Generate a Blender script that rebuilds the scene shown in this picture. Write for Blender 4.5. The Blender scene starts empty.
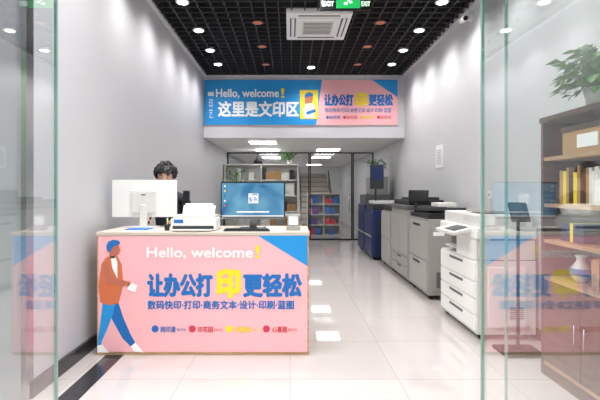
import bpy, bmesh, math, random, mathutils
from mathutils import Vector, Matrix
random.seed(4)
F=433.0; H=1.4
def PX(px,Y): return (px-290)*Y/F
def PZ(py,Y): return H-(py-190)*Y/F
def s2l(c):
    c=c/255.0
    return c/12.92 if c<=0.04045 else ((c+0.055)/1.055)**2.4
def C(r,g,b): return (s2l(r),s2l(g),s2l(b),1)

# ---------------- materials ----------------
def mat(name,col,rough=0.5,metal=0.0,emit=None,es=0,spec=0.5,noise=0.0,nscale=20,bump=0.0,coat=0):
    m=bpy.data.materials.new(name); m.use_nodes=True
    nt=m.node_tree; b=nt.nodes['Principled BSDF']
    b.inputs['Base Color'].default_value=col
    b.inputs['Roughness'].default_value=rough
    b.inputs['Metallic'].default_value=metal
    b.inputs['Specular IOR Level'].default_value=spec
    b.inputs['Coat Weight'].default_value=coat
    if emit: 
        b.inputs['Emission Color'].default_value=emit; b.inputs['Emission Strength'].default_value=es
    if noise or bump:
        tc=nt.nodes.new('ShaderNodeTexCoord'); n=nt.nodes.new('ShaderNodeTexNoise'); n.inputs['Scale'].default_value=nscale
        nt.links.new(tc.outputs['Object'],n.inputs['Vector'])
        if noise:
            mr=nt.nodes.new('ShaderNodeMapRange'); mr.inputs['To Min'].default_value=1-noise; mr.inputs['To Max'].default_value=1+noise*0.5
            nt.links.new(n.outputs['Fac'],mr.inputs['Value'])
            mx=nt.nodes.new('ShaderNodeMix'); mx.data_type='RGBA'; mx.blend_type='MULTIPLY'; mx.inputs[0].default_value=1
            mx.inputs[6].default_value=col; nt.links.new(mr.outputs[0],mx.inputs[7]); nt.links.new(mx.outputs[2],b.inputs['Base Color'])
        if bump:
            bp=nt.nodes.new('ShaderNodeBump'); bp.inputs['Strength'].default_value=bump; bp.inputs['Distance'].default_value=0.01
            nt.links.new(n.outputs['Fac'],bp.inputs['Height']); nt.links.new(bp.outputs[0],b.inputs['Normal'])
    return m
def wood(name,c1,c2,scale=3,rough=0.45):
    m=bpy.data.materials.new(name); m.use_nodes=True; nt=m.node_tree; b=nt.nodes['Principled BSDF']
    tc=nt.nodes.new('ShaderNodeTexCoord'); mp=nt.nodes.new('ShaderNodeMapping'); mp.inputs['Scale'].default_value=(1,1,8)
    n=nt.nodes.new('ShaderNodeTexNoise'); n.inputs['Scale'].default_value=scale; n.inputs['Detail'].default_value=6
    r=nt.nodes.new('ShaderNodeValToRGB'); r.color_ramp.elements[0].color=c1; r.color_ramp.elements[1].color=c2
    r.color_ramp.elements[0].position=.35; r.color_ramp.elements[1].position=.65
    nt.links.new(tc.outputs['Object'],mp.inputs[0]); nt.links.new(mp.outputs[0],n.inputs['Vector']); nt.links.new(n.outputs['Fac'],r.inputs[0]); nt.links.new(r.outputs[0],b.inputs['Base Color'])
    b.inputs['Roughness'].default_value=rough
    return m
def glass(name,tint,f0=0.04,rough=0.0,pw=5):
    m=bpy.data.materials.new(name); m.use_nodes=True; nt=m.node_tree; nt.nodes.clear()
    out=nt.nodes.new('ShaderNodeOutputMaterial'); mix=nt.nodes.new('ShaderNodeMixShader')
    tr=nt.nodes.new('ShaderNodeBsdfTransparent'); tr.inputs[0].default_value=tint
    gl=nt.nodes.new('ShaderNodeBsdfGlossy'); gl.inputs['Roughness'].default_value=rough; gl.inputs[0].default_value=(1,1,1,1)
    lw=nt.nodes.new('ShaderNodeLayerWeight'); lw.inputs['Blend'].default_value=0.5
    p=nt.nodes.new('ShaderNodeMath'); p.operation='POWER'; p.inputs[1].default_value=pw
    ma=nt.nodes.new('ShaderNodeMath'); ma.operation='MULTIPLY_ADD'; ma.inputs[1].default_value=1-f0; ma.inputs[2].default_value=f0
    nt.links.new(lw.outputs['Facing'],p.inputs[0]); nt.links.new(p.outputs[0],ma.inputs[0]); nt.links.new(ma.outputs[0],mix.inputs[0])
    nt.links.new(tr.outputs[0],mix.inputs[1]); nt.links.new(gl.outputs[0],mix.inputs[2]); nt.links.new(mix.outputs[0],out.inputs[0])
    return m
def tilemat(name,c1,c2,mortar,size,rough):
    m=bpy.data.materials.new(name); m.use_nodes=True; nt=m.node_tree; b=nt.nodes['Principled BSDF']
    g=nt.nodes.new('ShaderNodeNewGeometry'); br=nt.nodes.new('ShaderNodeTexBrick')
    br.offset=0; br.inputs['Scale'].default_value=1; br.inputs['Brick Width'].default_value=size; br.inputs['Row Height'].default_value=size
    br.inputs['Mortar Size'].default_value=0.002; br.inputs['Color1'].default_value=c1; br.inputs['Color2'].default_value=c2; br.inputs['Mortar'].default_value=mortar
    nt.links.new(g.outputs['Position'],br.inputs['Vector'])
    n=nt.nodes.new('ShaderNodeTexNoise'); n.inputs['Scale'].default_value=1.5; n.inputs['Detail'].default_value=5
    nt.links.new(g.outputs['Position'],n.inputs['Vector'])
    mr=nt.nodes.new('ShaderNodeMapRange'); mr.inputs['To Min'].default_value=.93; mr.inputs['To Max'].default_value=1.04; nt.links.new(n.outputs['Fac'],mr.inputs[0])
    mx=nt.nodes.new('ShaderNodeMix'); mx.data_type='RGBA'; mx.blend_type='MULTIPLY'; mx.inputs[0].default_value=1
    nt.links.new(br.outputs['Color'],mx.inputs[6]); nt.links.new(mr.outputs[0],mx.inputs[7]); nt.links.new(mx.outputs[2],b.inputs['Base Color'])
    b.inputs['Roughness'].default_value=rough; b.inputs['Specular IOR Level'].default_value=1.0
    return m
M={}
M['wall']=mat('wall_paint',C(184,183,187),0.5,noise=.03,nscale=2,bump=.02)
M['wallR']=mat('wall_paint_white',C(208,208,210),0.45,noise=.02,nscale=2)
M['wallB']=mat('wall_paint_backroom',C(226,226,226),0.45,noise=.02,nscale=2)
M['band']=mat('band_paint',C(212,212,217),0.5)
M['floor']=tilemat('floor_tile',C(194,186,182),C(190,182,179),C(150,143,139),0.8,0.03)
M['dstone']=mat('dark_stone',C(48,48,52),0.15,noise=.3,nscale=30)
M['black']=mat('black_plastic',C(22,22,25),0.4)
M['blackmat']=mat('matte_black',C(14,14,16),0.7,spec=.2)
M['blackm']=mat('ceiling_black',C(14,14,15),0.8)
M['grid']=mat('grid_black_metal',C(40,38,40),0.5)
M['white']=mat('white_plastic',C(236,236,233),0.35)
M['white2']=mat('white_panel',C(218,217,213),0.4)
M['grey']=mat('machine_grey',C(158,155,151),0.4)
M['door']=mat('machine_door_grey',C(170,167,163),0.4)
M['grey2']=mat('machine_grey_dark',C(100,100,100),0.4)
M['dgrey']=mat('dark_grey',C(50,52,56),0.4)
M['steel']=mat('brushed_steel',C(180,182,185),0.25,1.0)
M['copper']=mat('copper_reflector',C(120,62,48),0.35,0.6,emit=C(215,120,90),es=0.4)
M['glow']=mat('lamp_glow',C(255,255,255),.5,emit=(1,0.98,.95,1),es=14)
M['panel']=mat('panel_glow',C(255,255,255),.5,emit=(1,.99,.98,1),es=14)
M['pink']=mat('print_pink',C(255,188,194),0.5)
M['blue']=mat('print_blue',C(34,152,224),0.5)
M['dblue']=mat('print_dark_blue',C(22,112,190),0.5)
M['yellow']=mat('print_yellow',C(255,226,44),0.5)
M['pwhite']=mat('print_white',C(252,252,253),0.5)
M['red']=mat('print_red',C(215,60,80),0.45)
M['brown']=mat('print_brown',C(216,116,72),0.5)
M['skinp']=mat('print_skin',C(196,112,88),0.5)
M['oak']=wood('oak_wood',C(190,150,110),C(212,178,140),4)
M['ctop']=mat('counter_top_laminate',C(212,200,186),0.3,noise=.04,nscale=30)
M['dwood']=wood('dark_walnut',C(66,42,31),C(98,68,50),4,.35)
M['twood']=wood('tan_wood',C(160,124,90),C(190,154,116),4)
M['stairw']=mat('stair_riser_white',C(206,202,196),.5)
M['skin']=mat('skin',C(218,168,142),0.5,noise=.05,nscale=30)
M['hair']=mat('hair_black',C(20,17,18),0.45,noise=.4,nscale=80,bump=.5)
M['shirt']=mat('dark_shirt',C(38,40,48),0.8,noise=.1,nscale=60)
M['trouser']=mat('trousers',C(40,44,60),0.8)
M['leaf']=mat('leaf_green',C(72,136,52),0.5,noise=.4,nscale=12)
M['pot']=mat('white_ceramic',C(225,225,222),0.2,coat=.3)
M['soil']=mat('soil',C(50,36,28),0.9,noise=.4)
M['paper']=mat('paper',C(240,238,232),0.7)
M['navy']=mat('navy_plastic',C(30,48,92),0.35)
M['cyan']=mat('cyan_box',C(40,110,190),0.5)
M['purple']=mat('purple_box',C(110,70,150),0.5)
M['card']=mat('cardboard',C(186,146,100),0.8,noise=.1)
M['gl']=glass('door_glass',(0.95,0.975,0.97,1),0.09,pw=4)
M['gl2']=glass('partition_glass',(0.98,0.99,0.99,1),0.03)
M['tint']=glass('tinted_glass',(0.12,0.14,0.14,1),0.08)
M['gedge']=mat('glass_edge',C(130,165,155),0.15)
M['green']=mat('exit_green',C(20,150,70),.5,emit=C(40,200,100),es=.8)
M['exitw']=mat('exit_white',C(240,255,240),.5,emit=C(220,255,230),es=1)
M['asphalt']=mat('pavement',C(150,148,146),.8,noise=.2,nscale=8)
M['bark']=mat('bark',C(70,56,46),.9,noise=.3)
M['bldg']=mat('street_building',C(100,92,86),.8,noise=.2,nscale=1)
M['eye']=mat('eye_dark',C(20,15,12),.2)
M['lips']=mat('lips',C(170,95,90),.5)

def screenmat():
    m=bpy.data.materials.new('desktop_screen'); m.use_nodes=True; nt=m.node_tree; b=nt.nodes['Principled BSDF']
    tc=nt.nodes.new('ShaderNodeTexCoord'); w=nt.nodes.new('ShaderNodeTexNoise'); w.inputs['Scale'].default_value=3.0; w.inputs['Distortion'].default_value=1.0
    r=nt.nodes.new('ShaderNodeValToRGB'); r.color_ramp.elements[0].color=C(20,110,168); r.color_ramp.elements[1].color=C(140,205,230)
    r.color_ramp.elements[0].position=.35; r.color_ramp.elements[1].position=.72
    nt.links.new(tc.outputs['Object'],w.inputs['Vector']); nt.links.new(w.outputs['Fac'],r.inputs[0])
    nt.links.new(r.outputs[0],b.inputs['Emission Color']); b.inputs['Emission Strength'].default_value=0.9
    b.inputs['Base Color'].default_value=(0.01,0.01,0.01,1); b.inputs['Roughness'].default_value=.25
    return m
M['screen']=screenmat()

# ---------------- builder ----------------
class B:
    def __init__(s,name,parent=None):
        s.name=name; s.bm=bmesh.new(); s.mats=[]; s.parent=parent
    def mi(s,k):
        if k not in s.mats: s.mats.append(k)
        return s.mats.index(k)
    def _merge(s,t,k,M4=None,smooth=False):
        i=s.mi(k)
        if M4 is not None: bmesh.ops.transform(t,matrix=M4,verts=t.verts)
        for f in t.faces: f.material_index=i; f.smooth=smooth
        me=bpy.data.meshes.new('tmp'); t.to_mesh(me); t.free(); s.bm.from_mesh(me); bpy.data.meshes.remove(me)
    def box(s,x0,x1,y0,y1,z0,z1,k,bev=0,rot=None):
        t=bmesh.new(); bmesh.ops.create_cube(t,size=1)
        bmesh.ops.scale(t,vec=(abs(x1-x0),abs(y1-y0),abs(z1-z0)),verts=t.verts)
        if bev: bmesh.ops.bevel(t,geom=t.edges[:],offset=bev,segments=2,affect='EDGES',profile=.7)
        m=Matrix.Translation(((x0+x1)/2,(y0+y1)/2,(z0+z1)/2))
        if rot: m=m@rot
        s._merge(t,k,m); return s
    def cyl(s,c,r,h,k,axis='Z',r2=None,seg=24,smooth=True,rot=None):
        t=bmesh.new(); bmesh.ops.create_cone(t,cap_ends=True,segments=seg,radius1=r,radius2=r if r2 is None else r2,depth=h)
        m=Matrix.Translation(c)
        if axis=='X': m=m@Matrix.Rotation(math.pi/2,4,'Y')
        if axis=='Y': m=m@Matrix.Rotation(math.pi/2,4,'X')
        if rot: m=m@rot
        i=s.mi(k); bmesh.ops.transform(t,matrix=m,verts=t.verts)
        for f in t.faces: f.material_index=i; f.smooth=smooth and len(f.verts)==4
        me=bpy.data.meshes.new('tmp'); t.to_mesh(me); t.free(); s.bm.from_mesh(me); bpy.data.meshes.remove(me); return s
    def sph(s,c,r,k,sc=(1,1,1),rot=None,sub=3):
        t=bmesh.new(); bmesh.ops.create_icosphere(t,subdivisions=sub,radius=r)
        m=Matrix.Translation(c)
        if rot: m=m@rot
        m=m@Matrix.Diagonal((*sc,1)); s._merge(t,k,m,True); return s
    def poly(s,pts,k,thick=None):
        i=s.mi(k); vs=[s.bm.verts.new(p) for p in pts]; f=s.bm.faces.new(vs); f.material_index=i
        return s
    def lathe(s,c,prof,k,seg=24):
        t=bmesh.new(); rings=[]
        for r,z in prof: rings.append([t.verts.new((r*math.cos(2*math.pi*a/seg),r*math.sin(2*math.pi*a/seg),z)) for a in range(seg)])
        for a in range(len(rings)-1):
            for b in range(seg): t.faces.new((rings[a][b],rings[a][(b+1)%seg],rings[a+1][(b+1)%seg],rings[a+1][b]))
        t.faces.new(rings[0][::-1]); s._merge(t,k,Matrix.Translation(c),True); return s
    def done(s,loc=None):
        me=bpy.data.meshes.new(s.name); s.bm.to_mesh(me); s.bm.free()
        for k in s.mats: me.materials.append(M[k])
        o=bpy.data.objects.new(s.name,me); bpy.context.collection.objects.link(o)
        if s.parent: o.parent=s.parent
        return o
def text(name,body,x0,x1,z0,z1,y,k,parent,bold=0.0,th=0.002):
    """flat printed lettering; bold = stroke fattening (fraction of glyph box height), by overlaid copies"""
    cu=bpy.data.curves.new(name,'FONT'); cu.body=body; cu.size=1; cu.resolution_u=3
    o=bpy.data.objects.new(name,cu); bpy.context.collection.objects.link(o)
    bpy.context.view_layer.update()
    dg=bpy.context.evaluated_depsgraph_get()
    me=bpy.data.meshes.new_from_object(o.evaluated_get(dg))
    bpy.data.objects.remove(o)
    if not me.vertices: print('EMPTY TEXT',body); return
    xs=[v.co.x for v in me.vertices]; ys=[v.co.y for v in me.vertices]
    ax,bx,ay,by=min(xs),max(xs),min(ys),max(ys); hh=z1-z0; bo=bold*hh
    offs=[(0,0)] if not bold else [(0,0),(1,0),(-1,0),(0,1),(0,-1),(.7,.7),(-.7,.7),(.7,-.7),(-.7,-.7)]
    V=[];P=[]
    for j,(ox,oz) in enumerate(offs):
        b0=len(V)
        for v in me.vertices:
            u=(v.co.x-ax)/(bx-ax); w=(v.co.y-ay)/(by-ay)
            V.append((x0+bo+u*(x1-x0-2*bo)+ox*bo, y-th-j*.00012, z0+bo+w*(hh-2*bo)+oz*bo))
        for p in me.polygons: P.append([b0+i for i in p.vertices])
    m2=bpy.data.meshes.new(name); m2.from_pydata(V,[],P); m2.materials.append(M[k])
    ob=bpy.data.objects.new(name,m2); bpy.context.collection.objects.link(ob); ob.parent=parent
    return ob

XL,XR=-1.75,2.33; CZ=3.73; MZ=2.46; YM=8.8; YP=12.1; YB=20.0; YF=2.05
# ---------------- room shell ----------------
B('floor').box(XL-.2,XR+.2,YF-.05,YB+.2,-.1,0,'floor').done()
B('baseboard_reflection').box(-1.56,-1.41,YF,YM,0,0.003,'dstone').done()  # dark strip laid on the floor to imitate the baseboard's reflection
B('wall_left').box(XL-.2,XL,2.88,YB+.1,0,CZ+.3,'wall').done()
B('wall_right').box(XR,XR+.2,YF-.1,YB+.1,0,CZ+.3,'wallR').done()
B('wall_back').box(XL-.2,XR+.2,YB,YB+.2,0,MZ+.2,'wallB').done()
B('ceiling').box(XL,XR,YF-.1,YM,CZ+.12,CZ+.3,'blackm').done()
B('ceiling_lower').box(XL,XR,YM+.15,YB,MZ,MZ+.15,'wallB').done()
B('wall_mezzanine').box(XL,XR,YM,YM+.15,MZ,CZ+.12,'band').done()
B('baseboard_left').box(XL,XL+.025,2.9,YM+3,0,.11,'dstone').done()
B('baseboard_right').box(XR-.02,XR,3.4,YP-.1,0,.1,'dstone').done()
B('wall_header').box(-3.4,XR+.4,YF-.15,YF+.05,2.55,CZ+.4,'band').done()
B('trim_left').box(XL,XL+.05,YF+.06,YM,CZ-.02,CZ+.12,'wallR').done()
B('trim_right').box(XR-.05,XR,YF+.06,YM,CZ-.02,CZ+.12,'wallR').done()
g=B('ceiling_grid'); st=.17
x=XL+.07
while x<XR-.06:
    g.box(x-.008,x+.008,2.3,YM,CZ,CZ+.06,'grid'); x+=st
y=2.3
while y<YM:
    g.box(XL+.05,XR-.05,y-.008,y+.008,CZ,CZ+.06,'grid'); y+=st
g.done()

def spot(parent,x,y,z,e,size=math.radians(140),col=(1,.99,.975)):
    l=bpy.data.lights.new('bulb','SPOT'); l.energy=e; l.spot_size=size; l.spot_blend=1; l.shadow_soft_size=.12; l.color=col
    o=bpy.data.objects.new('bulb',l); bpy.context.collection.objects.link(o); o.location=(x,y,z); o.parent=parent
def downlight(x,y,on=True,e=60):
    b=B('recessed_downlight'); 
    b.lathe((x,y,CZ),[(.085,-.012),(.085,.0),(.06,.01),(.055,.05)],'white' if on else 'grid')
    b.cyl((x,y,CZ-.014),.062,.004,'glow' if on else 'copper')
    o=b.done()
    if on: spot(o,x,y,CZ-.03,e)
for y in (3.4,4.4,5.35,6.3,7.2,8.0):
    downlight(XL+.42,y,True,92)
    downlight(XR-.45,y,True,92)
for y in (5.0,6.0,7.0,8.0):
    downlight(-.45,y,False); downlight(1.25,y,False)
for (x,y) in ((.4,8.2),(-.5,3.4),(1.0,3.6),(.35,5.0)):
    downlight(x,y,True,100)
for x in (-1.1,-.35,.5): downlight(x,2.45,True,125)  # unseen extra downlights, added to brighten the pink counter front

def panel(x,y):
    b=B('ceiling_panel_light'); b.box(x-.31,x+.31,y-.31,y+.31,MZ-.012,MZ,'white'); b.box(x-.29,x+.29,y-.29,y+.29,MZ-.015,MZ-.008,'panel'); b.done()
for yy in (9.6,11.4,14.0,18): 
    for xx in (-.6,1.0): 
        if not(yy<10 and xx>0): panel(xx,yy)

# AC cassette
b=B('ceiling_air_conditioner'); ax0,ax1,ay0,ay1=-.05,.82,5.62,6.62
b.box(ax0,ax1,ay0,ay1,CZ-.04,CZ+.1,'white',.02)
b.box(ax0+.22,ax1-.22,ay0+.25,ay1-.25,CZ-.05,CZ-.03,'white2',.005)
for i in range(9): b.box(ax0+.24,ax1-.24,ay0+.29+i*.05,ay0+.305+i*.05,CZ-.054,CZ-.048,'grey2')
for (p,q,r_,t_,h) in ((ax0+.16,ax1-.16,ay0+.06,ay0+.14,1),(ax0+.16,ax1-.16,ay1-.14,ay1-.06,1),(ax0+.05,ax0+.13,ay0+.16,ay1-.16,0),(ax1-.13,ax1-.05,ay0+.16,ay1-.16,0)):
    b.box(p,q,r_,t_,CZ-.046,CZ-.03,'dgrey')
    if h: b.box(p,q,(r_+t_)/2-.02,(r_+t_)/2+.02,CZ-.05,CZ-.04,'white')
    else: b.box((p+q)/2-.02,(p+q)/2+.02,r_,t_,CZ-.05,CZ-.04,'white')
b.done()

# exit sign
Y=5.0; b=B('exit_sign'); x0,x1=PX(320,Y),PX(371,Y)
b.box(x0,x1,Y-.02,Y+.02,PZ(10.5,Y),PZ(-9,Y),'black',.004)
b.box(PX(336,Y),PX(360,Y),Y-.024,Y-.019,PZ(9,Y),PZ(-8,Y),'green')
for x in (x0+.1,x1-.1): b.cyl((x,Y,(PZ(-9,Y)+CZ+.1)/2),.006,CZ+.1-PZ(-9,Y),'steel')
cx=PX(348,Y); zz=PZ(5,Y)
b.sph((cx,Y-.028,zz+.11),.014,'exitw',(1,.2,1)); b.box(cx-.012,cx+.012,Y-.03,Y-.027,zz+.03,zz+.095,'exitw')
b.box(cx-.05,cx-.01,Y-.03,Y-.027,zz-.01,zz+.02,'exitw'); b.box(cx+.01,cx+.045,Y-.03,Y-.027,zz+.01,zz+.035,'exitw'); b.box(cx+.01,cx+.05,Y-.03,Y-.027,zz+.065,zz+.08,'exitw')
o=b.done(); text('exit_text','EXIT',PX(361,Y),PX(370,Y),PZ(7,Y),PZ(2,Y),Y-.02,'exitw',o,.04)
text('exit_text_left','EXIT',PX(322,Y),PX(334,Y),PZ(7,Y),PZ(2,Y),Y-.02,'exitw',o,.04)

# ---------------- mezzanine sign ----------------
Y=YM-.03
b=B('wall_banner_sign')
def flat(b,pts,y,k): b.poly([(PX(p,Y),y,PZ(q,Y)) for p,q in pts],k)
b.box(PX(204.3,Y),PX(397.5,Y),Y,YM,PZ(125,Y),PZ(80,Y),'pink')
flat(b,[(204.3,125),(204.3,80),(322,80),(316,125)],Y-.003,'blue')
flat(b,[(372,80),(397.5,80),(397.5,97)],Y-.003,'blue')
flat(b,[(300,119),(300,90),(318,90),(318,119)],Y-.005,'yellow')
flat(b,[(304,118),(303,109),(306,104),(312,103),(315,107),(314,113),(315,118)],Y-.007,'pwhite')
flat(b,[(305,104),(305,97),(307,94.5),(312,95),(313,98),(312,103)],Y-.008,'skinp')
flat(b,[(304.5,98),(305,94),(309,92),(313,93.5),(313,96.5),(308,97)],Y-.009,'dblue')
flat(b,[(306,112),(315,109),(316,112),(307,115)],Y-.009,'dblue')
flat(b,[(208,96),(214,96),(214,92),(208,92)],Y-.005,'pwhite')
o=b.done()
T=lambda n,s,a,c,d,e,k,bold=.0: text(n,s,PX(a,Y),PX(c,Y),PZ(e,Y),PZ(d,Y),Y-.003,k,o,bold,.003)
T('hello','Hello, welcome',216,279,89,98.5,'pwhite',.03); T('mark','!',281,284.5,88,98,'yellow',.03)
T('title','这里是文印区',218,299,101,117,'pwhite',.035)
T('side_text','印\n艺',209,213,99,118,'pwhite')
T('t1','让办公打',324,353.5,94,106,'dblue',.045); T('t2','印',355,367.5,92.5,107.5,'yellow',.06); T('t3','更轻松',368.5,393,94,106,'dblue',.045)
T('sub','数码快印·打印·商务文本·设计·印刷·蓝图',325,391,108,112.5,'dblue')
for i in range(4): T('l%d'%i,'●服务网',326+i*17,340+i*17,115.5,119,('dblue','red','yellow','red')[i])

# ---------------- reception counter ----------------
Y=3.67; cx0,cx1=PX(97,Y),PX(309,Y); cz=PZ(232,Y); YK=4.3
b=B('reception_counter')
b.box(cx0,cx1,Y,Y+.03,0.0,cz-.03,'oak')
b.box(cx0,cx0+.03,Y+.03,YK,0,cz-.03,'oak'); b.box(cx1-.03,cx1,Y+.03,YK,0,cz-.03,'oak')
b.box(cx0-.005,cx1+.005,Y-.01,YK,cz-.03,cz,'ctop',.004)
b.box(cx0+.03,cx1-.03,YK-.3,YK,.72,.75,'ctop')
b.box(cx0+.014,cx1-.014,Y-.008,Y,.03,cz-.034,'pink')
D=Y-.008
def fl(pts,k,l=1): b.poly([(PX(p,Y),D-.0012*l,PZ(q,Y)) for p,q in pts],k)
fl([(258,235.5),(307.5,235.5),(307.5,266)],'blue')
fl([(104,290),(112,288),(118,300),(124,318),(131,334),(136,343),(131,346),(123,338),(114,322),(106,306)],'dblue')
fl([(104,296),(117,296),(114,312),(108,328),(102,342),(103,348),(97.8,349),(98.5,338),(101,322)],'blue',2)
fl([(131,346),(136,342),(140,347),(144,352),(134,351)],'pwhite',2)
fl([(98,345),(103,344),(106,348),(110,352),(98,352)],'pwhite',3)
fl([(102,264),(106,258),(111,255),(118,256),(122,264),(124,284),(119,303),(110,305),(101,302),(99,285)],'brown',3)
fl([(111,256),(116,256),(118,262),(118,279),(113,268)],'pwhite',4)
fl([(103,263),(108,261),(112,276),(127,281),(126,286),(107,283)],'skinp',5)
fl([(127,281),(130,281),(131,284),(129,286),(126,285)],'brown',6)
fl([(130,282),(138,285),(136,292),(128,289)],'pwhite',6)
fl([(110,258),(110,249),(112,244),(119,244),(120,248),(121.3,250),(120,251),(119.5,254),(116,255),(115.5,258)],'skinp',4)
fl([(108,251),(107,246),(109,241.5),(114,239.5),(119.5,240.5),(121,243.5),(115,246),(112.5,248),(111,252)],'dblue',5)
o=b.done()
T=lambda n,s,a,c,d,e,k,bold=.0: text(n,s,PX(a,Y),PX(c,Y),PZ(e,Y),PZ(d,Y),D,k,o,bold,.003)
T('hello','Hello, welcome',147,253,247,259,'pwhite',.03); T('mark','!',255.5,260,245,258,'yellow',.03)
T('b1','让办公打',147.5,213,273,297,'dblue',.045); T('b2','印',216,241,268,298,'yellow',.06); T('b3','更轻松',243,302,273,297,'dblue',.045)
T('b4','数码快印·打印·商务文本·设计·印刷·蓝图',148,294,300,309,'dblue',.03)
for i,k in enumerate(('dblue','red','yellow','red')):
    T('dot%d'%i,'●',152+i*37,159+i*37,325,332,k); T('lg%d'%i,('网印通','印花园','快图屋','心喜图')[i],161+i*37,176+i*37,326,332,k,.02); T('lh%d'%i,'服务平台',177+i*37,186+i*37,328,331,k,0)

# ---------------- monitors ----------------
def monitor(name,x0,x1,y,z0,z1,base,front=True):
    b=B(name); w=x1-x0; cx=(x0+x1)/2
    b.box(x0,x1,y-.012,y+.012,z0,z1,'black' if front else 'white',.006)
    if front:
        b.box(x0+.01,x1-.01,y-.0145,y-.011,z0+.022,z1-.01,'screen')
        b.box(x0,x1,y-.0145,y-.012,z0,z0+.018,'steel')
        b.box(x0+.012,x1-.012,y-.0155,y-.0144,z0+.024,z0+.034,'paper')
        q=cx+.0; zc=(z0+z1)/2+.02
        b.box(q-.04,q+.05,y-.0155,y-.0144,zc-.045,zc+.045,'pwhite')
        for i in range(9):
            for j in range(9):
                if random.random()<.35: b.box(q-.033+i*.0085,q-.0255+i*.0085,y-.0162,y-.0154,zc-.036+j*.0085,zc-.0285+j*.0085,'cyan')
        for i in range(5): b.box(x0+.03,x0+.045,y-.0155,y-.0144,z1-.045-i*.045,z1-.03-i*.045,('pwhite','yellow','cyan','pwhite','red')[i])
        b.box(cx-.15,cx+.15,y-.0155,y-.0144,z0+.06,z0+.072,'pwhite')
    else:
        b.box(cx-.12,cx+.12,y-.035,y-.008,z0+.04,z1-.1,'white2',.012)
        b.box(cx-.02,cx+.02,y-.037,y-.034,(z0+z1)/2+.03,(z0+z1)/2+.04,'grey2')
        b.box(x0+.008,x1-.008,y+.011,y+.014,z0+.015,z1-.008,'screen')
    b.box(cx-.035,cx+.035,y+(.01 if front else -.045),y+(.04 if front else -.015),base+.01,z0+.12,'steel' if front else 'white2',.008)
    b.box(cx-.12,cx+.12,y-.09,y+.09,base,base+.012,'black' if front else 'white2',.005)
    return b.done()
monitor('desktop_monitor',PX(221,3.98),PX(285,3.98),3.98,PZ(219,3.98),PZ(182,3.98),cz,True)
monitor('desktop_monitor',PX(112.5,4.1),PX(177,4.1),4.1,PZ(217,4.1),PZ(180,4.1),cz,False)
b=B('desktop_printer'); x0,x1=PX(172,3.8),PX(217,3.8)
b.box(x0,x1,3.75,4.0,cz+.005,cz+.11,'white',.015); b.box(x0+.02,x1-.02,3.745,3.76,cz+.02,cz+.045,'dgrey')
b.box(x0+.03,x1-.03,3.68,3.76,cz+.008,cz+.016,'white2',.003)
b.box(x0+.015,x1-.015,3.77,3.98,cz+.11,cz+.135,'white2',.008)
r=Matrix.Rotation(math.radians(-35),4,'X')
b.box(x0+.05,x1-.05,3.99,4.0,cz+.12,cz+.22,'white',.003,rot=r); b.box(x0+.07,x1-.07,3.975,3.98,cz+.13,cz+.24,'paper',rot=r)
b.box(x0+.03,x0+.11,3.748,3.755,cz+.07,cz+.1,'cyan')
b.done()
b=B('desk_telephone'); tx=PX(187,4.2)
b.box(tx-.05,tx+.05,4.17,4.27,cz,cz+.05,'black',.01); b.box(tx-.02,tx+.02,4.17,4.2,cz+.03,cz+.3,'black',.008); b.box(tx-.03,tx+.03,4.16,4.205,cz+.26,cz+.35,'black',.01); b.done()
b=B('card_holder'); x0=PX(286.5,3.85)
b.box(x0,x0+.12,3.79,3.88,cz,cz+.035,'grey',.004); b.box(x0+.01,x0+.11,3.84,3.87,cz+.035,cz+.13,'door',.004); b.box(x0+.02,x0+.1,3.835,3.84,cz+.045,cz+.12,'pwhite'); b.done()
b=B('keyboard'); kx0,kx1=PX(224,3.75),PX(270,3.75); b.box(kx0,kx1,3.71,3.83,cz,cz+.014,'dgrey',.003)
for i in range(14):
    for j in range(4): b.box(kx0+.012+i*.0268,kx0+.034+i*.0268,3.72+j*.026,3.74+j*.026,cz+.014,cz+.02,'black')
b.done()
b=B('paper_stack'); b.box(PX(125,3.76),PX(160,3.76),3.7,3.9,cz,cz+.012,'paper'); b.box(PX(127,3.76),PX(150,3.76),3.71,3.88,cz+.012,cz+.02,'cyan'); b.done()
b=B('pen_cup'); pcx=PX(167,3.8); b.lathe((pcx,3.8,cz),[(.02,0),(.025,.06),(.022,.06),(.018,.01)],'black')
for i in range(4): b.cyl((pcx+random.uniform(-.01,.01),3.8+random.uniform(-.01,.01),cz+.06),.004,.1,('cyan','red','black','yellow')[i])
b.done()

# ---------------- person ----------------
px_,py_=PX(166,4.52),4.52
person=bpy.data.objects.new('seated_clerk',None); bpy.context.collection.objects.link(person)
def skin(name,verts,edges,k,root=0,sub=2):
    me=bpy.data.meshes.new(name); me.from_pydata([v[0] for v in verts],edges,[])
    o=bpy.data.objects.new(name,me); bpy.context.collection.objects.link(o); o.parent=person
    o.modifiers.new('s','SKIN'); 
    for i,v in enumerate(verts):
        d=me.skin_vertices[0].data[i]; rr=v[1]; d.radius=rr if isinstance(rr,tuple) else (rr,rr); d.use_root=(i==root)
    ss=o.modifiers.new('ss','SUBSURF'); ss.levels=sub; ss.render_levels=sub
    me.materials.append(M[k])
    bpy.context.view_layer.update(); dg=bpy.context.evaluated_depsgraph_get()
    m2=bpy.data.meshes.new_from_object(o.evaluated_get(dg)); o.modifiers.clear(); o.data=m2
    for p in m2.polygons: p.use_smooth=True
    return o
def W(x,y,z): return (px_+x,py_+y,z)
hz=.80; nz=1.39
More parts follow.
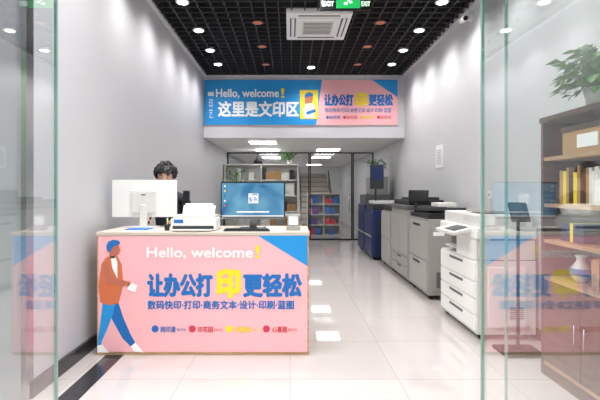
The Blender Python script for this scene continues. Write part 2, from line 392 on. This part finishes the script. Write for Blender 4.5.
skin('shirt_body',[(W(0,.14,hz),(.16,.11)),(W(0,.13,hz+.2),(.15,.10)),(W(0,.1,hz+.42),(.17,.11)),(W(0,.08,nz-.06),(.13,.08)),(W(0,.06,nz),(.055,.055)),
  (W(-.18,.09,nz-.09),.065),(W(-.235,.05,nz-.33),.052),(W(-.17,-.12,cz+.075),.042),
  (W(.18,.09,nz-.09),.065),(W(.235,.05,nz-.33),.052),(W(.17,-.12,cz+.075),.042)],
  [(0,1),(1,2),(2,3),(3,4),(3,5),(5,6),(6,7),(3,8),(8,9),(9,10)],'shirt')
for s in (-1,1):
    skin('hand',[(W(s*.165,-.10,cz+.075),.026),(W(s*.15,-.16,cz+.06),(.03,.016)),(W(s*.14,-.21,cz+.05),(.036,.014))],[(0,1),(1,2)],'skin')
    for i,L in enumerate((.062,.075,.07,.055)):
        fx=s*.14+(i-1.5)*.018
        skin('finger',[(W(fx,-.20,cz+.05),.0085),(W(fx,-.22-L*.4,cz+.052),.008),(W(fx,-.22-L*.8,cz+.035),.0072),(W(fx,-.22-L,cz+.02),.0065)],[(0,1),(1,2),(2,3)],'skin',sub=1)
    skin('thumb',[(W(s*.14-s*.02,-.17,cz+.05),.011),(W(s*.14-s*.05,-.2,cz+.04),.009),(W(s*.14-s*.055,-.235,cz+.025),.008)],[(0,1),(1,2)],'skin',sub=1)
skin('trousers',[(W(0,.14,hz-.03),(.15,.12)),(W(-.1,.05,hz-.06),.085),(W(-.12,-.04,.72),.078),(W(-.12,.02,.4),.055),(W(-.12,.06,.1),.05),
  (W(.1,.05,hz-.06),.085),(W(.12,-.04,.72),.078),(W(.12,.02,.4),.055),(W(.12,.06,.1),.05)],[(0,1),(1,2),(2,3),(3,4),(0,5),(5,6),(6,7),(7,8)],'trouser')
for s in (-1,1):
    skin('shoe',[(W(s*.12,.1,.055),.04),(W(s*.12,0,.04),(.045,.035)),(W(s*.12,-.09,.035),(.04,.028))],[(0,1),(1,2)],'black')
skin('neck',[(W(0,.06,nz-.04),.058),(W(0,.03,nz+.06),.055),(W(0,.01,nz+.12),.05)],[(0,1),(1,2)],'skin')
Rh=Matrix.Translation(W(0,-.01,nz+.165))@Matrix.Rotation(math.radians(8),4,'Z')@Matrix.Rotation(math.radians(15),4,'X')@Matrix.Scale(1.06,4)
b=B('head',person)
def hs(c,r,k,sc,sub=3): 
    t=bmesh.new(); bmesh.ops.create_icosphere(t,subdivisions=sub,radius=r)
    b._merge(t,k,Rh@Matrix.Translation(c)@Matrix.Diagonal((*sc,1)),True)
t=bmesh.new(); bmesh.ops.create_icosphere(t,subdivisions=4,radius=.1)
for v in t.verts:
    z=v.co.z; 
    if z<0: 
        f=1-.35*(-z/.1)**1.3; v.co.x*=f; v.co.z*=1.3
        if v.co.y<0: v.co.y*=1-.06*(-z/.1)
        else: v.co.y*=1-.45*(-z/.1)
    v.co.x*=.82; v.co.y*=.98
    for s in (-1,1):
        d=(Vector((v.co.x,v.co.z))-Vector((s*.032,0.0))).length
        if v.co.y<0 and d<.022: v.co.y+=.008*(1-d/.022)
b._merge(t,'skin',Rh,True)
for s in (-1,1):
    hs((s*.032,-.083,0),.012,'pwhite',(1,.6,.45)); hs((s*.032,-.0895,-.001),.006,'eye',(1,.4,.85))
    hs((s*.032,-.09,.018),.02,'hair',(.9,.25,.12)); hs((s*.085,.0,-.01),.022,'skin',(.4,.8,1.3))
hs((0,-.1,-.018),.014,'skin',(.75,1,1.5)); hs((0,-.104,-.032),.013,'skin',(1.1,.8,.65)); hs((0,-.088,-.064),.02,'lips',(1.1,.4,.3))
b.done()
b=B('hair',person)
t=bmesh.new(); bmesh.ops.create_icosphere(t,subdivisions=5,radius=.117)
for v in t.verts:
    d=v.co.normalized(); n=mathutils.noise.noise(d*5)*.014+mathutils.noise.noise(d*13)*.007
    v.co+=d*n*(1 if d.z>-.2 else .3); v.co.x*=.95; v.co.y*=.95; v.co.z*=.88; v.co.z+=.022; v.co.y+=.004
    if v.co.y<-.035:
        lim=.040+.012*math.sin(v.co.x*75+1.5)
        if v.co.z<lim and abs(v.co.x)<.085:
            v.co.z=lim; v.co.y=min(v.co.y*.86,-.03)
    if v.co.z<-.035: v.co.z=-.035+(v.co.z+.035)*.1; v.co.x*=.88; v.co.y=v.co.y*.8+.02
b._merge(t,'hair',Rh,True)
for i in range(60):
    a=random.uniform(-math.pi,math.pi); el=random.uniform(.1,1.3)
    p=Vector((math.cos(a)*math.cos(el)*.103,math.sin(a)*math.cos(el)*.105,math.sin(el)*.1+.026))
    if el<.45 and -2.5<a<-.6: p.z+=.02
    dr=Vector((p.x*.8-.03*p.y/.1,p.y*.8+.03*p.x/.1,-.05+random.uniform(-.02,.03))).normalized()
    q=dr.to_track_quat('Z','Y').to_matrix().to_4x4()
    t=bmesh.new(); bmesh.ops.create_cone(t,cap_ends=True,segments=8,radius1=.014,radius2=.002,depth=.04)
    b._merge(t,'hair',Rh@Matrix.Translation(p)@q,True)
b.done()
b=B('bar_stool'); sx,sy=px_,py_+.16
b.cyl((sx,sy,.61),.18,.06,'black'); b.cyl((sx,sy,.31),.025,.56,'steel'); b.lathe((sx,sy,0),[(.2,0),(.2,.015),(.05,.04),(.03,.06)],'steel'); b.done()

# ---------------- white copier ----------------
b=B('office_copier'); X0,X1,y0,y1=1.74,2.29,4.03,4.98
b.box(X0,X1,y0,y1,.05,.74,'white2',.012)
for z0,z1 in ((.08,.22),(.235,.375),(.39,.53),(.545,.72)):
    b.box(X0-.014,X0+.01,y0+.02,y1-.02,z0,z1,'white',.006); b.box(X0-.018,X0-.012,y0+.3,y1-.3,z1-.04,z1-.015,'grey2')
b.box(X0+.12,X1,y0,y1,.74,.94,'grey2',.004); b.box(X0,X0+.1,y0,y0+.5,.74,.94,'white',.01); b.box(X0+.0,X1,y0+.0,y0+.06,.74,.94,'white2',.01)
b.box(X0+.02,X1-.05,y0+.1,y1-.08,.78,.795,'white2')
b.box(X0-.01,X1,y0-.01,y1+.01,.94,1.05,'white',.015)
b.box(X0+.03,X1-.02,y0+.02,y1-.02,1.05,1.17,'white2',.02)
b.box(X0+.1,X1-.08,y0+.1,y0+.5,1.17,1.2,'grey',.01,rot=Matrix.Rotation(.06,4,'Y'))
b.box(X0-.18,X0+.02,y0+.1,y0+.62,.985,1.02,'white2',.01,rot=Matrix.Rotation(-.25,4,'Y')); b.box(X0-.155,X0-.02,y0+.16,y0+.42,1.022,1.028,'dgrey',rot=Matrix.Rotation(-.25,4,'Y'))
b.box(X0+.1,X1-.1,y0-.012,y0+.01,.12,.68,'white',.005)
for i in range(6): b.box(X0+.3,X1-.12,y0-.014,y0-.011,.2+i*.02,.21+i*.02,'grey2')
for x in (X0+.06,X1-.06):
    for y in (y0+.06,y1-.06): b.cyl((x,y,.028),.028,.03,'black','Y')
b.done()

# ---------------- big production printer ----------------
b=B('production_printer'); X0,X1=1.75,2.31
def section(y0,y1,zt,k='grey'):
    b.box(X0,X1,y0+.005,y1-.005,.06,zt,k,.012)
    for x in (X0+.06,X1-.06):
        for y in (y0+.08,y1-.08): b.cyl((x,y,.032),.032,.03,'black','Y')
section(5.48,6.35,1.03); section(6.36,7.45,1.1); section(7.46,8.28,1.02)
def door(y0,y1,z0,z1,k='door'):
    b.box(X0-.014,X0+.005,y0,y1,z0,z1,k,.006)
door(5.52,6.3,.5,.99); door(5.52,6.3,.1,.48); b.box(X0-.02,X0-.012,5.8,6.1,.42,.45,'dgrey'); b.box(X0-.02,X0-.012,5.8,6.1,.92,.95,'dgrey')
door(6.4,6.9,.42,1.02); door(6.92,7.41,.42,1.02); 
for z in (.1,.25): door(6.4,7.41,z,z+.14,'grey'); b.box(X0-.02,X0-.012,6.8,7.0,z+.1,z+.125,'dgrey')
door(7.5,8.24,.1,.52); door(7.5,8.24,.54,.98)
b.box(X0+.0,X1-.01,5.5,6.3,1.03,1.09,'black',.012)
b.box(X0+.06,X1-.06,5.56,6.2,1.09,1.105,'dgrey'); b.box(X0+.04,X1-.04,5.54,6.26,1.115,1.16,'dgrey',.01,rot=Matrix.Rotation(-.04,4,'X'))
b.box(X0-.02,X1,6.38,7.43,1.1,1.17,'grey2',.015); b.box(X0+.02,X1-.02,6.43,7.38,1.17,1.25,'black',.02)
b.box(X0+.05,X1-.05,6.55,7.0,1.25,1.29,'dgrey',.012)
b.box(X0+.02,X1-.02,7.5,8.2,1.02,1.13,'dgrey',.015)
b.cyl((X0+.05,6.2,1.18),.02,.2,'dgrey'); b.box(X0-.06,X0+.22,6.15,6.19,1.22,1.40,'black',.01,rot=Matrix.Rotation(.2,4,'X'))
b.box(X0-.045,X0+.205,6.143,6.149,1.235,1.385,'dgrey',.0,rot=Matrix.Rotation(.2,4,'X'))
b.box(X0+.04,X1-.04,5.468,5.49,.12,.93,'grey',.006)
b.box(X0+.1,X0+.26,5.464,5.47,.16,.36,'grey2')
for i in range(8): b.box(X0+.33,X1-.1,5.463,5.469,.62+i*.025,.632+i*.025,'grey2')
b.box(X0+.06,X0+.2,5.463,5.469,.82,.87,'pwhite')
b.done()
b=B('paper_ream'); b.box(1.95,2.2,5.72,5.98,1.18,1.23,'paper',.003); b.done()

# ---------------- blue printer ----------------
b=B('digital_press'); X0,X1=1.64,2.28
b.box(X0,X1,8.6,9.5,.06,1.0,'navy',.012); b.box(X0,X1,9.52,10.4,.06,1.08,'navy',.012)
for y0,y1 in ((8.65,9.45),(9.57,10.35)):
    b.box(X0-.014,X0+.005,y0,y1,.1,.45,'navy',.006); b.box(X0-.014,X0+.005,y0,y1,.48,.93,'navy',.006); b.box(X0-.02,X0-.012,y0+.25,y1-.25,.4,.43,'dgrey')
    b.box(X0-.018,X0-.012,y0,y1,.45,.48,'door')
b.box(X0+.04,X1-.04,8.585,8.605,.12,.9,'navy',.005); b.box(X0+.1,X1-.1,8.575,8.59,.5,.8,'dgrey',.005)
b.box(X0+.02,X1-.02,8.65,9.45,1.0,1.12,'dgrey',.015); b.box(X0+.05,X1-.05,8.7,9.3,1.12,1.18,'white2',.01)
b.box(X0+.02,X1-.02,9.57,10.3,1.08,1.3,'grey2',.015); b.box(X0+.15,X1-.1,9.6,10.2,1.3,1.7,'grey',.02)
b.cyl((X0+.12,8.9,1.35),.018,.6,'dgrey'); b.box(X0+.0,X0+.28,8.86,8.89,1.42,1.92,'dgrey',.01); b.box(X0+.015,X0+.265,8.855,8.861,1.6,1.88,'navy')
for x in (X0+.06,X1-.06):
    for y in (8.7,9.4,9.6,10.3): b.cyl((x,y,.032),.032,.03,'black','Y')
b.done()
def plant(name,c,n,spread,hgt,ls,pot=.08,hang=0,xmax=2.31,zmax=9):
    b=B(name); x,y,z=c
    b.lathe(c,[(pot*.7,0),(pot,pot*1.6),(pot*.88,pot*1.6),(pot*.85,pot*1.4),(.001,pot*1.4)],'pot'); b.cyl((x,y,z+pot*1.38),pot*.85,.01,'soil')
    for i in range(n):
        a=random.uniform(0,2*math.pi); h=random.uniform(.3,1)*hgt; r=random.uniform(.2,1)*spread
        dx,dy=math.cos(a),math.sin(a); p0=Vector((x+dx*pot*.3,y+dy*pot*.3,z+pot*1.4)); p1=Vector((x+dx*r,y+dy*r,z+pot*1.4+h-hang*r))
        if p1.x+ls*dx*1.2>xmax or p1.x>xmax-.03: continue
        sd=Vector((-dy,dx,0))*.003
        b.poly([p0-sd,p0+sd,p1+sd,p1-sd],'leaf')
        up=Vector((dx,dy,random.uniform(-.7,.5))).normalized(); L=ls*random.uniform(.7,1.2); s2=Vector((-dy*.6,dx,random.uniform(-.3,.3)))*L*.36
        m=p1+up*L*.45; up2=(up+Vector((0,0,-.5))).normalized()
        i_=b.mi('leaf'); v=[b.bm.verts.new(q) for q in (p1,m+s2,m+up2*L*.55,m-s2,m-Vector((0,0,L*.06)))]
        for f in ((0,1,4),(1,2,4),(2,3,4),(3,0,4)): fc=b.bm.faces.new([v[j] for j in f]); fc.material_index=i_
    for v in b.bm.verts: v.co.x=min(v.co.x,xmax); v.co.z=min(v.co.z,zmax)
    return b.done()
plant('potted_plant',(2.0,10.0,1.7),60,.2,.3,.12,.09,zmax=2.44)
plant('potted_plant',(2.10,2.95,1.95),200,.22,.36,.11,.09,.6)

# ---------------- display cabinet ----------------
b=B('display_cabinet'); X0,X1,y0,y1,zt=1.93,2.31,2.42,3.33,1.95
b.box(X1-.02,X1,y0,y1,0.02,zt,'dwood'); b.box(X0,X1-.02,y0,y0+.03,0,zt,'dwood'); b.box(X0,X1-.02,y1-.03,y1,0,zt,'dwood'); b.box(X0-.01,X1,y0-.01,y1+.01,zt-.04,zt,'dwood',.005)
for z in (.08,.72,1.0,1.27,1.62): b.box(X0+.005,X1-.02,y0+.03,y1-.03,z,z+.028,'twood')
b.box(X0,X1-.03,y0+.03,y1-.03,0,.08,'dwood')
ym=(y0+y1)/2
b.box(X0+.0,X0+.025,y0+.035,ym-.003,.11,.715,'dwood',.004); b.box(X0,X0+.025,ym+.003,y1-.035,.11,.715,'dwood',.004)
for yy in (ym-.05,ym+.05): b.cyl((X0-.012,yy,.42),.006,.14,'steel')
b.done()
b=B('book_row'); y=2.5
while y<2.86: 
    w=random.uniform(.02,.04); b.box(1.99,2.2,y,y+w-.002,.75,.75+random.uniform(.17,.22),random.choice(['cyan','paper','red','dgrey','card','navy'])); y+=w
b.done()
b=B('book_row'); y=2.6
while y<3.2: 
    w=random.uniform(.02,.045); b.box(2.0,2.2,y,y+w-.002,1.30,1.30+random.uniform(.2,.28),random.choice(['card','paper','red','dwood','card','yellow','brown'])); y+=w
b.done()
b=B('porcelain_vase'); b.lathe((2.05,3.05,.75),[(.035,0),(.065,.05),(.07,.09),(.03,.15),(.028,.17),(.04,.19)],'pot'); b.lathe((2.05,3.05,.80),[(.0675,0),(.0715,.03),(.069,.05)],'cyan'); b.done()
b=B('gift_box'); b.box(2.0,2.2,2.95,3.2,1.03,1.16,'navy',.005); b.box(1.998,2.202,3.06,3.09,1.03,1.163,'yellow'); b.done()
b=B('trophy'); b.cyl((2.08,2.75,1.045),.04,.03,'dwood'); b.lathe((2.08,2.75,1.06),[(.02,0),(.012,.05),(.045,.12),(.05,.17),(.044,.17)],'yellow'); b.done()
b=B('storage_bin'); b.box(1.98,2.25,2.6,3.15,1.65,1.83,'card',.01); b.box(1.975,2.255,2.59,3.16,1.81,1.85,'dwood',.005); b.box(1.974,1.981,2.78,2.98,1.69,1.78,'pwhite'); b.done()

# black display stand near copier
b=B('display_stand'); b.box(1.80,2.14,3.60,3.86,0,.025,'blackmat',.008); b.cyl((1.97,3.74,.6),.013,1.15,'blackmat')
rt=Matrix.Rotation(-.45,4,'X')
b.box(1.89,2.05,3.72,3.732,1.12,1.30,'blackmat',.004,rot=rt); b.box(1.90,2.04,3.715,3.719,1.13,1.29,'dgrey',rot=rt); b.done()

# wall camera, notices
b=B('security_camera'); cy=5.54; b.cyl((XR-.015,cy,3.6),.045,.03,'white','X'); b.cyl((XR-.07,cy,3.58),.014,.11,'white','X')
b.cyl((XR-.13,cy-.03,3.57),.04,.17,'white','Y',rot=Matrix.Rotation(.2,4,'X')); b.cyl((XR-.13,cy-.115,3.555),.03,.02,'black','Y'); b.done()
b=B('wall_notice'); b.box(XR-.006,XR,6.6,6.9,1.75,2.1,'pwhite')
for i in range(8): b.box(XR-.008,XR-.005,6.65,6.85,1.8+i*.03,1.81+i*.03,'grey')
b.done()
b=B('power_socket'); b.box(XR-.01,XR,5.0,5.09,1.3,1.39,'white',.003); b.box(XR-.012,XR-.009,5.03,5.04,1.33,1.36,'black'); b.box(XR-.012,XR-.009,5.05,5.06,1.33,1.36,'black'); b.done()

# ---------------- under mezzanine ----------------
def frame(name,x0,x1,y,z0,z1,w=.03,k='black'):
    b=B(name); b.box(x0,x0+w,y-.02,y+.02,z0,z1,k); b.box(x1-w,x1,y-.02,y+.02,z0,z1,k); b.box(x0+w,x1-w,y-.02,y+.02,z1-w,z1,k); b.box(x0+w,x1-w,y-.02,y+.02,z0,z0+.04,k)
    b.box(x0+w,x1-w,y-.005,y+.005,z0+.04,z1-w,'gl2')
    if 'door' in name: b.cyl((x1-w-.06,y-.05,1.05),.012,.5,'steel')
    return b.done()
frame('window_1',XL,.54,YP,0,MZ-.01); frame('door_1',.55,1.74,YP,0,MZ-.01); frame('window_3',1.75,XR,YP,0,MZ-.01)
def shelf(name,x0,x1,y,z1,levels,fill,k='white2',depth=.35):
    b=B(name)
    for x in (x0,x1-.03,(x0+x1)/2-.015): b.box(x,x+.03,y,y+depth,0,z1,k)
    b.box(x0+.03,x1-.03,y+depth-.01,y+depth,0,z1,k)
    for i in range(levels+1):
        z=i*(z1-.03)/levels; b.box(x0+.03,x1-.03,y,y+depth-.01,z,z+.03,k)
    b.done()
    f=B(fill[0]); mid=(x0+x1)/2
    for i in range(levels):
        z=i*(z1-.03)/levels+.03; hh=(z1-.03)/levels-.03; x=x0+.04
        while x<x1-.08:
            w=random.uniform(*fill[1]); 
            if x+w>x1-.04: break
            if x<mid-.015 and x+w>mid-.02: x=mid+.02; continue
            if random.random()<.82: f.box(x,x+w-.01,y+.03,y+depth-.05,z,z+hh*random.uniform(.45,.85),random.choice(fill[2]))
            x+=w
    f.done()
shelf('storage_rack',-1.72,.22,11.3,2.08,5,('office_supplies',(.08,.28),['card','paper','white','cyan','paper','dgrey','white','red','white','grey','card']),'white')
shelf('stock_shelf',.52,1.55,13.2,1.3,4,('boxed_stock',(.12,.22),['cyan','purple','cyan','cyan','purple','red','red','pink']),'white2')
b=B('staircase')
for i in range(10):
    b.box(.40,1.45,14.9+i*.24,14.9+(i+1)*.24+.03,.17+i*.19,.21+i*.19,'twood'); b.box(.40,1.45,14.9+(i+1)*.24,14.91+(i+1)*.24,.21+i*.19,.36+i*.19,'stairw')
b.box(.40,1.45,14.92,14.95,0,.17,'stairw')
L=Matrix.Rotation(math.atan(.19/.24),4,'X')
for x in (.38,1.47):
    b.box(x-.02,x+.02,14.75,17.45,.94,1.12,'white2',rot=L); b.box(x-.02,x+.02,14.9,14.98,0,.3,'white2')
    for i in range(0,7,2): b.cyl((x,15.02+i*.24,.21+i*.19+.35),.012,.7,'dgrey')
    b.box(x-.02,x+.02,14.8,16.9,1.46,1.50,'dgrey',rot=L)
b.done()
b=B('work_table'); b.box(-1.7,.25,10.1,10.8,.78,.82,'white2',.005)
for x in (-1.66,.17):
    for y in (10.13,10.73): b.box(x,x+.05,y,y+.05,0,.78,'grey2')
b.done()
monitor('desktop_monitor',-.80,-.25,10.4,1.0,1.33,.82,True)
plant('potted_plant',(-.02,11.45,2.08),60,.2,.2,.13,.07,zmax=2.44)
plant('potted_plant',(-1.3,10.45,.82),90,.22,.9,.13,.12)
b=B('pendant_lamp'); lx,ly=PX(258,9.5),9.5; b.cyl((lx,ly,2.3),.006,.32,'black'); b.lathe((lx,ly,1.98),[(.1,0),(.09,.05),(.03,.13),(.02,.17)],'black'); b.done()

# ---------------- entrance ----------------
def leaf(name,x,y0,y1):
    b=B(name); b.box(x-.005,x+.005,y0,y1,.02,2.48,'gl')
    b.box(x-.0065,x+.0065,y1,y1+.012,.02,2.48,'gedge'); b.box(x-.0065,x+.0065,y0-.012,y0,.02,2.48,'gedge')
    b.box(x-.02,x+.02,y0,y1,.0,.1,'steel'); b.box(x-.02,x+.02,y1-.12,y1,2.40,2.5,'steel')
    for s in (-1,1): b.cyl((x+s*.05,y0+.06,1.1),.014,1.0,'steel')
    return b.done()
leaf('door_3',.905,1.05,2.03); leaf('door_4',-1.10,1.05,2.03)
b=B('window_4'); b.box(1.03,XR,YF,YF+.01,.02,2.55,'gl2'); b.box(1.022,1.03,YF-.003,YF+.013,0,2.55,'gedge'); b.done()
b=B('window_5'); b.box(-3.3,XL-.02,2.9,2.91,0.02,2.6,'tint'); b.box(XL-.02,XL+.015,2.85,2.93,0,CZ,'steel'); b.done()
b=B('wall_side_room'); b.box(-3.4,XL-.2,4.4,4.5,0,3.2,'dgrey'); b.box(-3.5,-3.3,YF-.1,4.5,0,CZ,'dgrey'); b.box(-3.3,XL-.2,2.9,4.4,2.6,2.8,'dgrey'); b.box(-3.3,XL-.2,2.2,4.4,-.08,-.005,'dgrey'); b.done()

# ---------------- street ----------------
B('ground').box(-30,30,-30,YF-.06,-.15,-.02,'asphalt').done()
b=B('street_building'); b.box(-28,28,-26,-22,0,16,'bldg')
for i in range(14):
    for j in range(4): b.box(-26+i*3.8,-24+i*3.8,-22.02,-21.98,1.5+j*3.6,3.6+j*3.6,'dgrey')
b.done()
for i,(tx,ty) in enumerate(((-9.5,-7),(-5.2,-8),(-14,-9),(5,-10),(10,-8))):
    b=B('street_tree'); b.cyl((tx,ty,1.6),.16,3.2,'bark',r2=.1)
    for j in range(16):
        a=random.uniform(0,6.28); r=random.uniform(.2,1.9)
        t=bmesh.new(); bmesh.ops.create_icosphere(t,subdivisions=3,radius=random.uniform(.6,1.1))
        for v in t.verts: v.co*=1+.35*mathutils.noise.noise(v.co*4+Vector((j,i,0)))
        b._merge(t,'leaf',Matrix.Translation((tx+r*math.cos(a),ty+r*math.sin(a),3.2+random.uniform(-.6,2.4))),False)
    b.done()

w=bpy.data.worlds.new('world'); bpy.context.scene.world=w; w.use_nodes=True
bg=w.node_tree.nodes['Background']; bg.inputs[0].default_value=(.94,.965,1,1); bg.inputs[1].default_value=2.9

cam=bpy.data.cameras.new('camera'); co=bpy.data.objects.new('camera',cam); bpy.context.collection.objects.link(co)
co.location=(0,0,H); co.rotation_euler=(math.pi/2,0,0); cam.sensor_width=36; cam.lens=36*F/600; cam.shift_x=10/600; cam.shift_y=-10/600; cam.clip_start=.05
bpy.context.scene.camera=co
bpy.context.scene.view_settings.view_transform='Standard'
